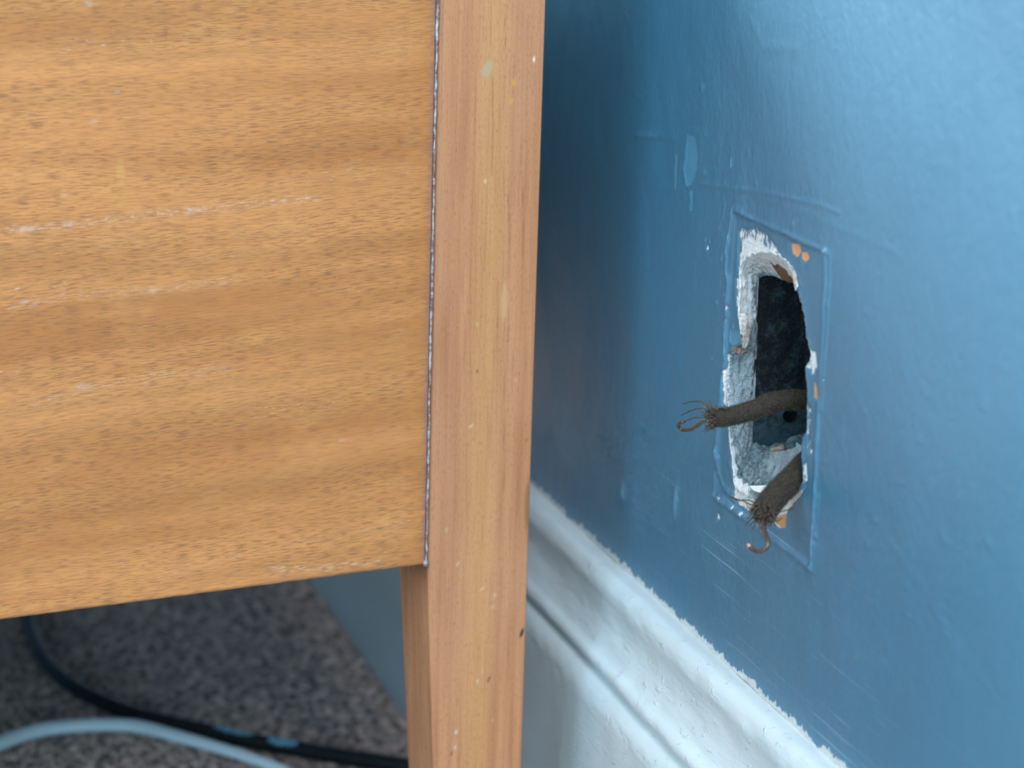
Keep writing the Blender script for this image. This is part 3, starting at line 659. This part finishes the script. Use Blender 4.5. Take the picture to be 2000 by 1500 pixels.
box('rear_post', (PW - .04, CD, 0), (PW, CD + .03, TOPZ), MPO, cab); box('rear_post', (-1.172, CD, 0), (-1.132, CD + .03, TOPZ), MPO, cab)

# ------------------------------------------------------------------ the two old cloth-covered cables
def P3(l): return np.array([W(x, y, t) for x, y, t in l])
def thread(a, r=.00032): 
    c = cr(a, 22); c = c + (rng.random(c.shape) - .5) * .0003; return tube(c, np.linspace(r, r * .7, 22), 5)
def cloth_cable(label, path, rad, hook, hook_r, tipm, frays, tuft_n, seed, lift):
    c = cr(P3(path), 90); n = len(c)
    root = empty('cloth_cable', tuple(c[0])); tag(root, label, 'cable', 'old cloth-covered cables poking out of the wall hole')
    off = np.array(c[0]); ss = np.linspace(0, 1, n); r = rad * (1 + .10 * (vnoise(ss * 9, seed) - .5)); r[-6:] *= np.linspace(1, .86, 6)
    dsp = lambda i, a: 1 + .10 * (fbm(i * .35 + 20, np.cos(a) * 2.2 + 4, np.sin(a) * 2.2 + 4 + seed) - .5) + .035 * np.sin(a * 9 + i * .9) * np.sin(a * 9 - i * .9)
    v, f = tube(c, r, 40, dsp); mesh_obj('cloth_sheath', v - off, f, MFAB, root)
    v, f = fuzz(c, r, 11000, .0013, .00007); o = mesh_obj('sheath_fuzz', v - off, f, MFUZ, root, smooth=False); o['kind'] = 'stuff'
    e = c[-1]; tdir = c[-1] - c[-4]; tdir /= np.linalg.norm(tdir)
    core = np.array([e - tdir * .002, e + tdir * .0012, e + tdir * .0028]); v, f = tube(cr(core, 8), rad * .45, 14); mesh_obj('rubber_core', v - off, f, MRUB, root)
    hk = cr(P3(hook), 50); v, f = tube(hk, hook_r, 12, lambda i, a: 1 + .12 * (vnoise(i * .6, a) - .5)); mesh_obj('copper_wire', v - off, f, MCU, root)
    v, f = tube(hk[-4:] + (hk[-1] - hk[-2]) * .3, hook_r * 1.08, 12); o = mesh_obj('wire_tip', v - off, f, tipm or MCU, root)
    if tipm: o['label'] = 'bright cut copper end'
    parts = []
    for a in frays: parts.append(thread(P3(a)))
    for k in range(tuft_n):
        d = rng.normal(size=3); d -= tdir * (d @ tdir); d /= np.linalg.norm(d); b = e - tdir * rng.uniform(0, .0015) + d * rad * rng.uniform(.2, .85)
        L = rng.uniform(.002, .0055); g_ = tdir * rng.uniform(.4, 1.1) + d * rng.uniform(-.2, .9) + rng.normal(size=3) * .25
        parts.append(thread([b, b + g_ * L * .5, b + g_ * L + rng.normal(size=3) * .0008], .00024))
    v, f = join(parts); o = mesh_obj('frayed_threads', v - off, f, MFUZ, root); o['kind'] = 'stuff'
    return root
cloth_cable('upper cloth-covered cable pointing left out of the hole, with a long looped copper wire',
    [(1640, 792, -.034), (1592, 782, -.022), (1550, 781, -.012), (1512, 785, -.004), (1480, 797, .003), (1450, 807, .009), (1422, 814, .014), (1396, 816, .019)], .0038,
    [(1400, 820, .019), (1384, 822, .022), (1370, 826, .024), (1352, 838, .026), (1336, 840, .027), (1325, 834, .029), (1326, 828, .031), (1334, 824, .032)], .00072,
    None, [[(1392, 798, .02), (1384, 792, .021), (1370, 785, .022), (1352, 784, .022), (1335, 788, .023)], [(1384, 804, .02), (1372, 798, .022), (1356, 800, .023), (1330, 811, .024)],
           [(1384, 815, .02), (1370, 815, .023), (1352, 817, .024), (1336, 824, .025)], [(1396, 802, .02), (1406, 796, .018), (1420, 798, .016)]], 170, 1.5, 1)
cloth_cable('lower cloth-covered cable sagging over the bottom of the hole, with a short hooked copper wire',
    [(1640, 850, -.030), (1600, 885, -.018), (1570, 912, -.008), (1545, 938, .001), (1525, 957, .008), (1507, 978, .014), (1492, 1000, .019)], .0052,
    [(1492, 1008, .019), (1490, 1026, .021), (1495, 1042, .022), (1500, 1055, .023), (1498, 1068, .024), (1485, 1077, .026), (1472, 1074, .027), (1461, 1064, .028)], .00085,
    MCUB, [[(1478, 984, .018), (1466, 978, .019), (1452, 976, .019), (1441, 978, .02), (1428, 972, .02)], [(1476, 988, .018), (1462, 984, .019), (1448, 977, .02), (1426, 971, .021)],
           [(1480, 996, .019), (1470, 1002, .02), (1458, 1014, .021)], [(1508, 1004, .017), (1530, 998, .017), (1552, 993, .018)], [(1504, 1010, .018), (1516, 1018, .017), (1528, 1012, .017)], [(1500, 1008, .018), (1510, 1018, .018), (1522, 1016, .018)]], 170, 4.5, 1)

# ------------------------------------------------------------------ flexes on the carpet
def FP(l, r): return np.array([[*FL(x, y)[:2], r + .0025] for x, y in l])
bp = FP([(40, 1050), (50, 1130), (58, 1210), (66, 1262), (90, 1312), (140, 1360), (215, 1399), (300, 1427), (400, 1449), (480, 1467), (560, 1481), (640, 1495), (740, 1511), (860, 1530), (960, 1560)], .0050)
bc = cr(bp, 160); bk = mesh_obj('black_flex', *tube(bc, .0049, 20), MBLK)
tag(bk, 'thick black flex curving over the grey carpet under the cabinet', 'cable')
wp = FP([(-260, 1620), (-120, 1532), (0, 1472), (80, 1446), (160, 1437), (240, 1436), (285, 1442), (320, 1451), (360, 1462), (400, 1473), (440, 1485), (480, 1498), (560, 1528), (680, 1590)], .0042)
wc_ = cr(wp, 140); wr = np.linspace(.0060, .0036, 140)
wk = mesh_obj('white_flex', *tube(wc_, wr, 20, flat=np.full(140, .8)), MWHC); tag(wk, 'thick white flex arching across the carpet in front of the black one', 'cable')
# pale blue patches along the black flex
def flex_patch(i0, i1, a0, a1, seed):
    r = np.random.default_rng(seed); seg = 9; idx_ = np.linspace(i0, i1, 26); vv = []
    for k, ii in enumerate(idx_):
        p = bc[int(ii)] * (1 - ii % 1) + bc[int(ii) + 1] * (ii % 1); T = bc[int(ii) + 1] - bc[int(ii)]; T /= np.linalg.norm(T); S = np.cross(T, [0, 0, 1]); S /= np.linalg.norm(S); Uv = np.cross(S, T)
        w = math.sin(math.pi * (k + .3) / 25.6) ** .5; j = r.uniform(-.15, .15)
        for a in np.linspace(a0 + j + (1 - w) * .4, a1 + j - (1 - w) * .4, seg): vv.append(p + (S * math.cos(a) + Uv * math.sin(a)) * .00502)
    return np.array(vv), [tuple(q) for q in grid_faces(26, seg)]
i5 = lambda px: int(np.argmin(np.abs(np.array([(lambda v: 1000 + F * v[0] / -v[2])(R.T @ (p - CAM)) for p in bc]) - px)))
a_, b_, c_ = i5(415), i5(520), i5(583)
mesh_obj('pale_blue_patch', *flex_patch(a_, i5(500), .9, 1.8, 1), MPALE, bk); mesh_obj('pale_blue_patch', *flex_patch(i5(528), c_, .5, 2.2, 2), MPALE, bk)
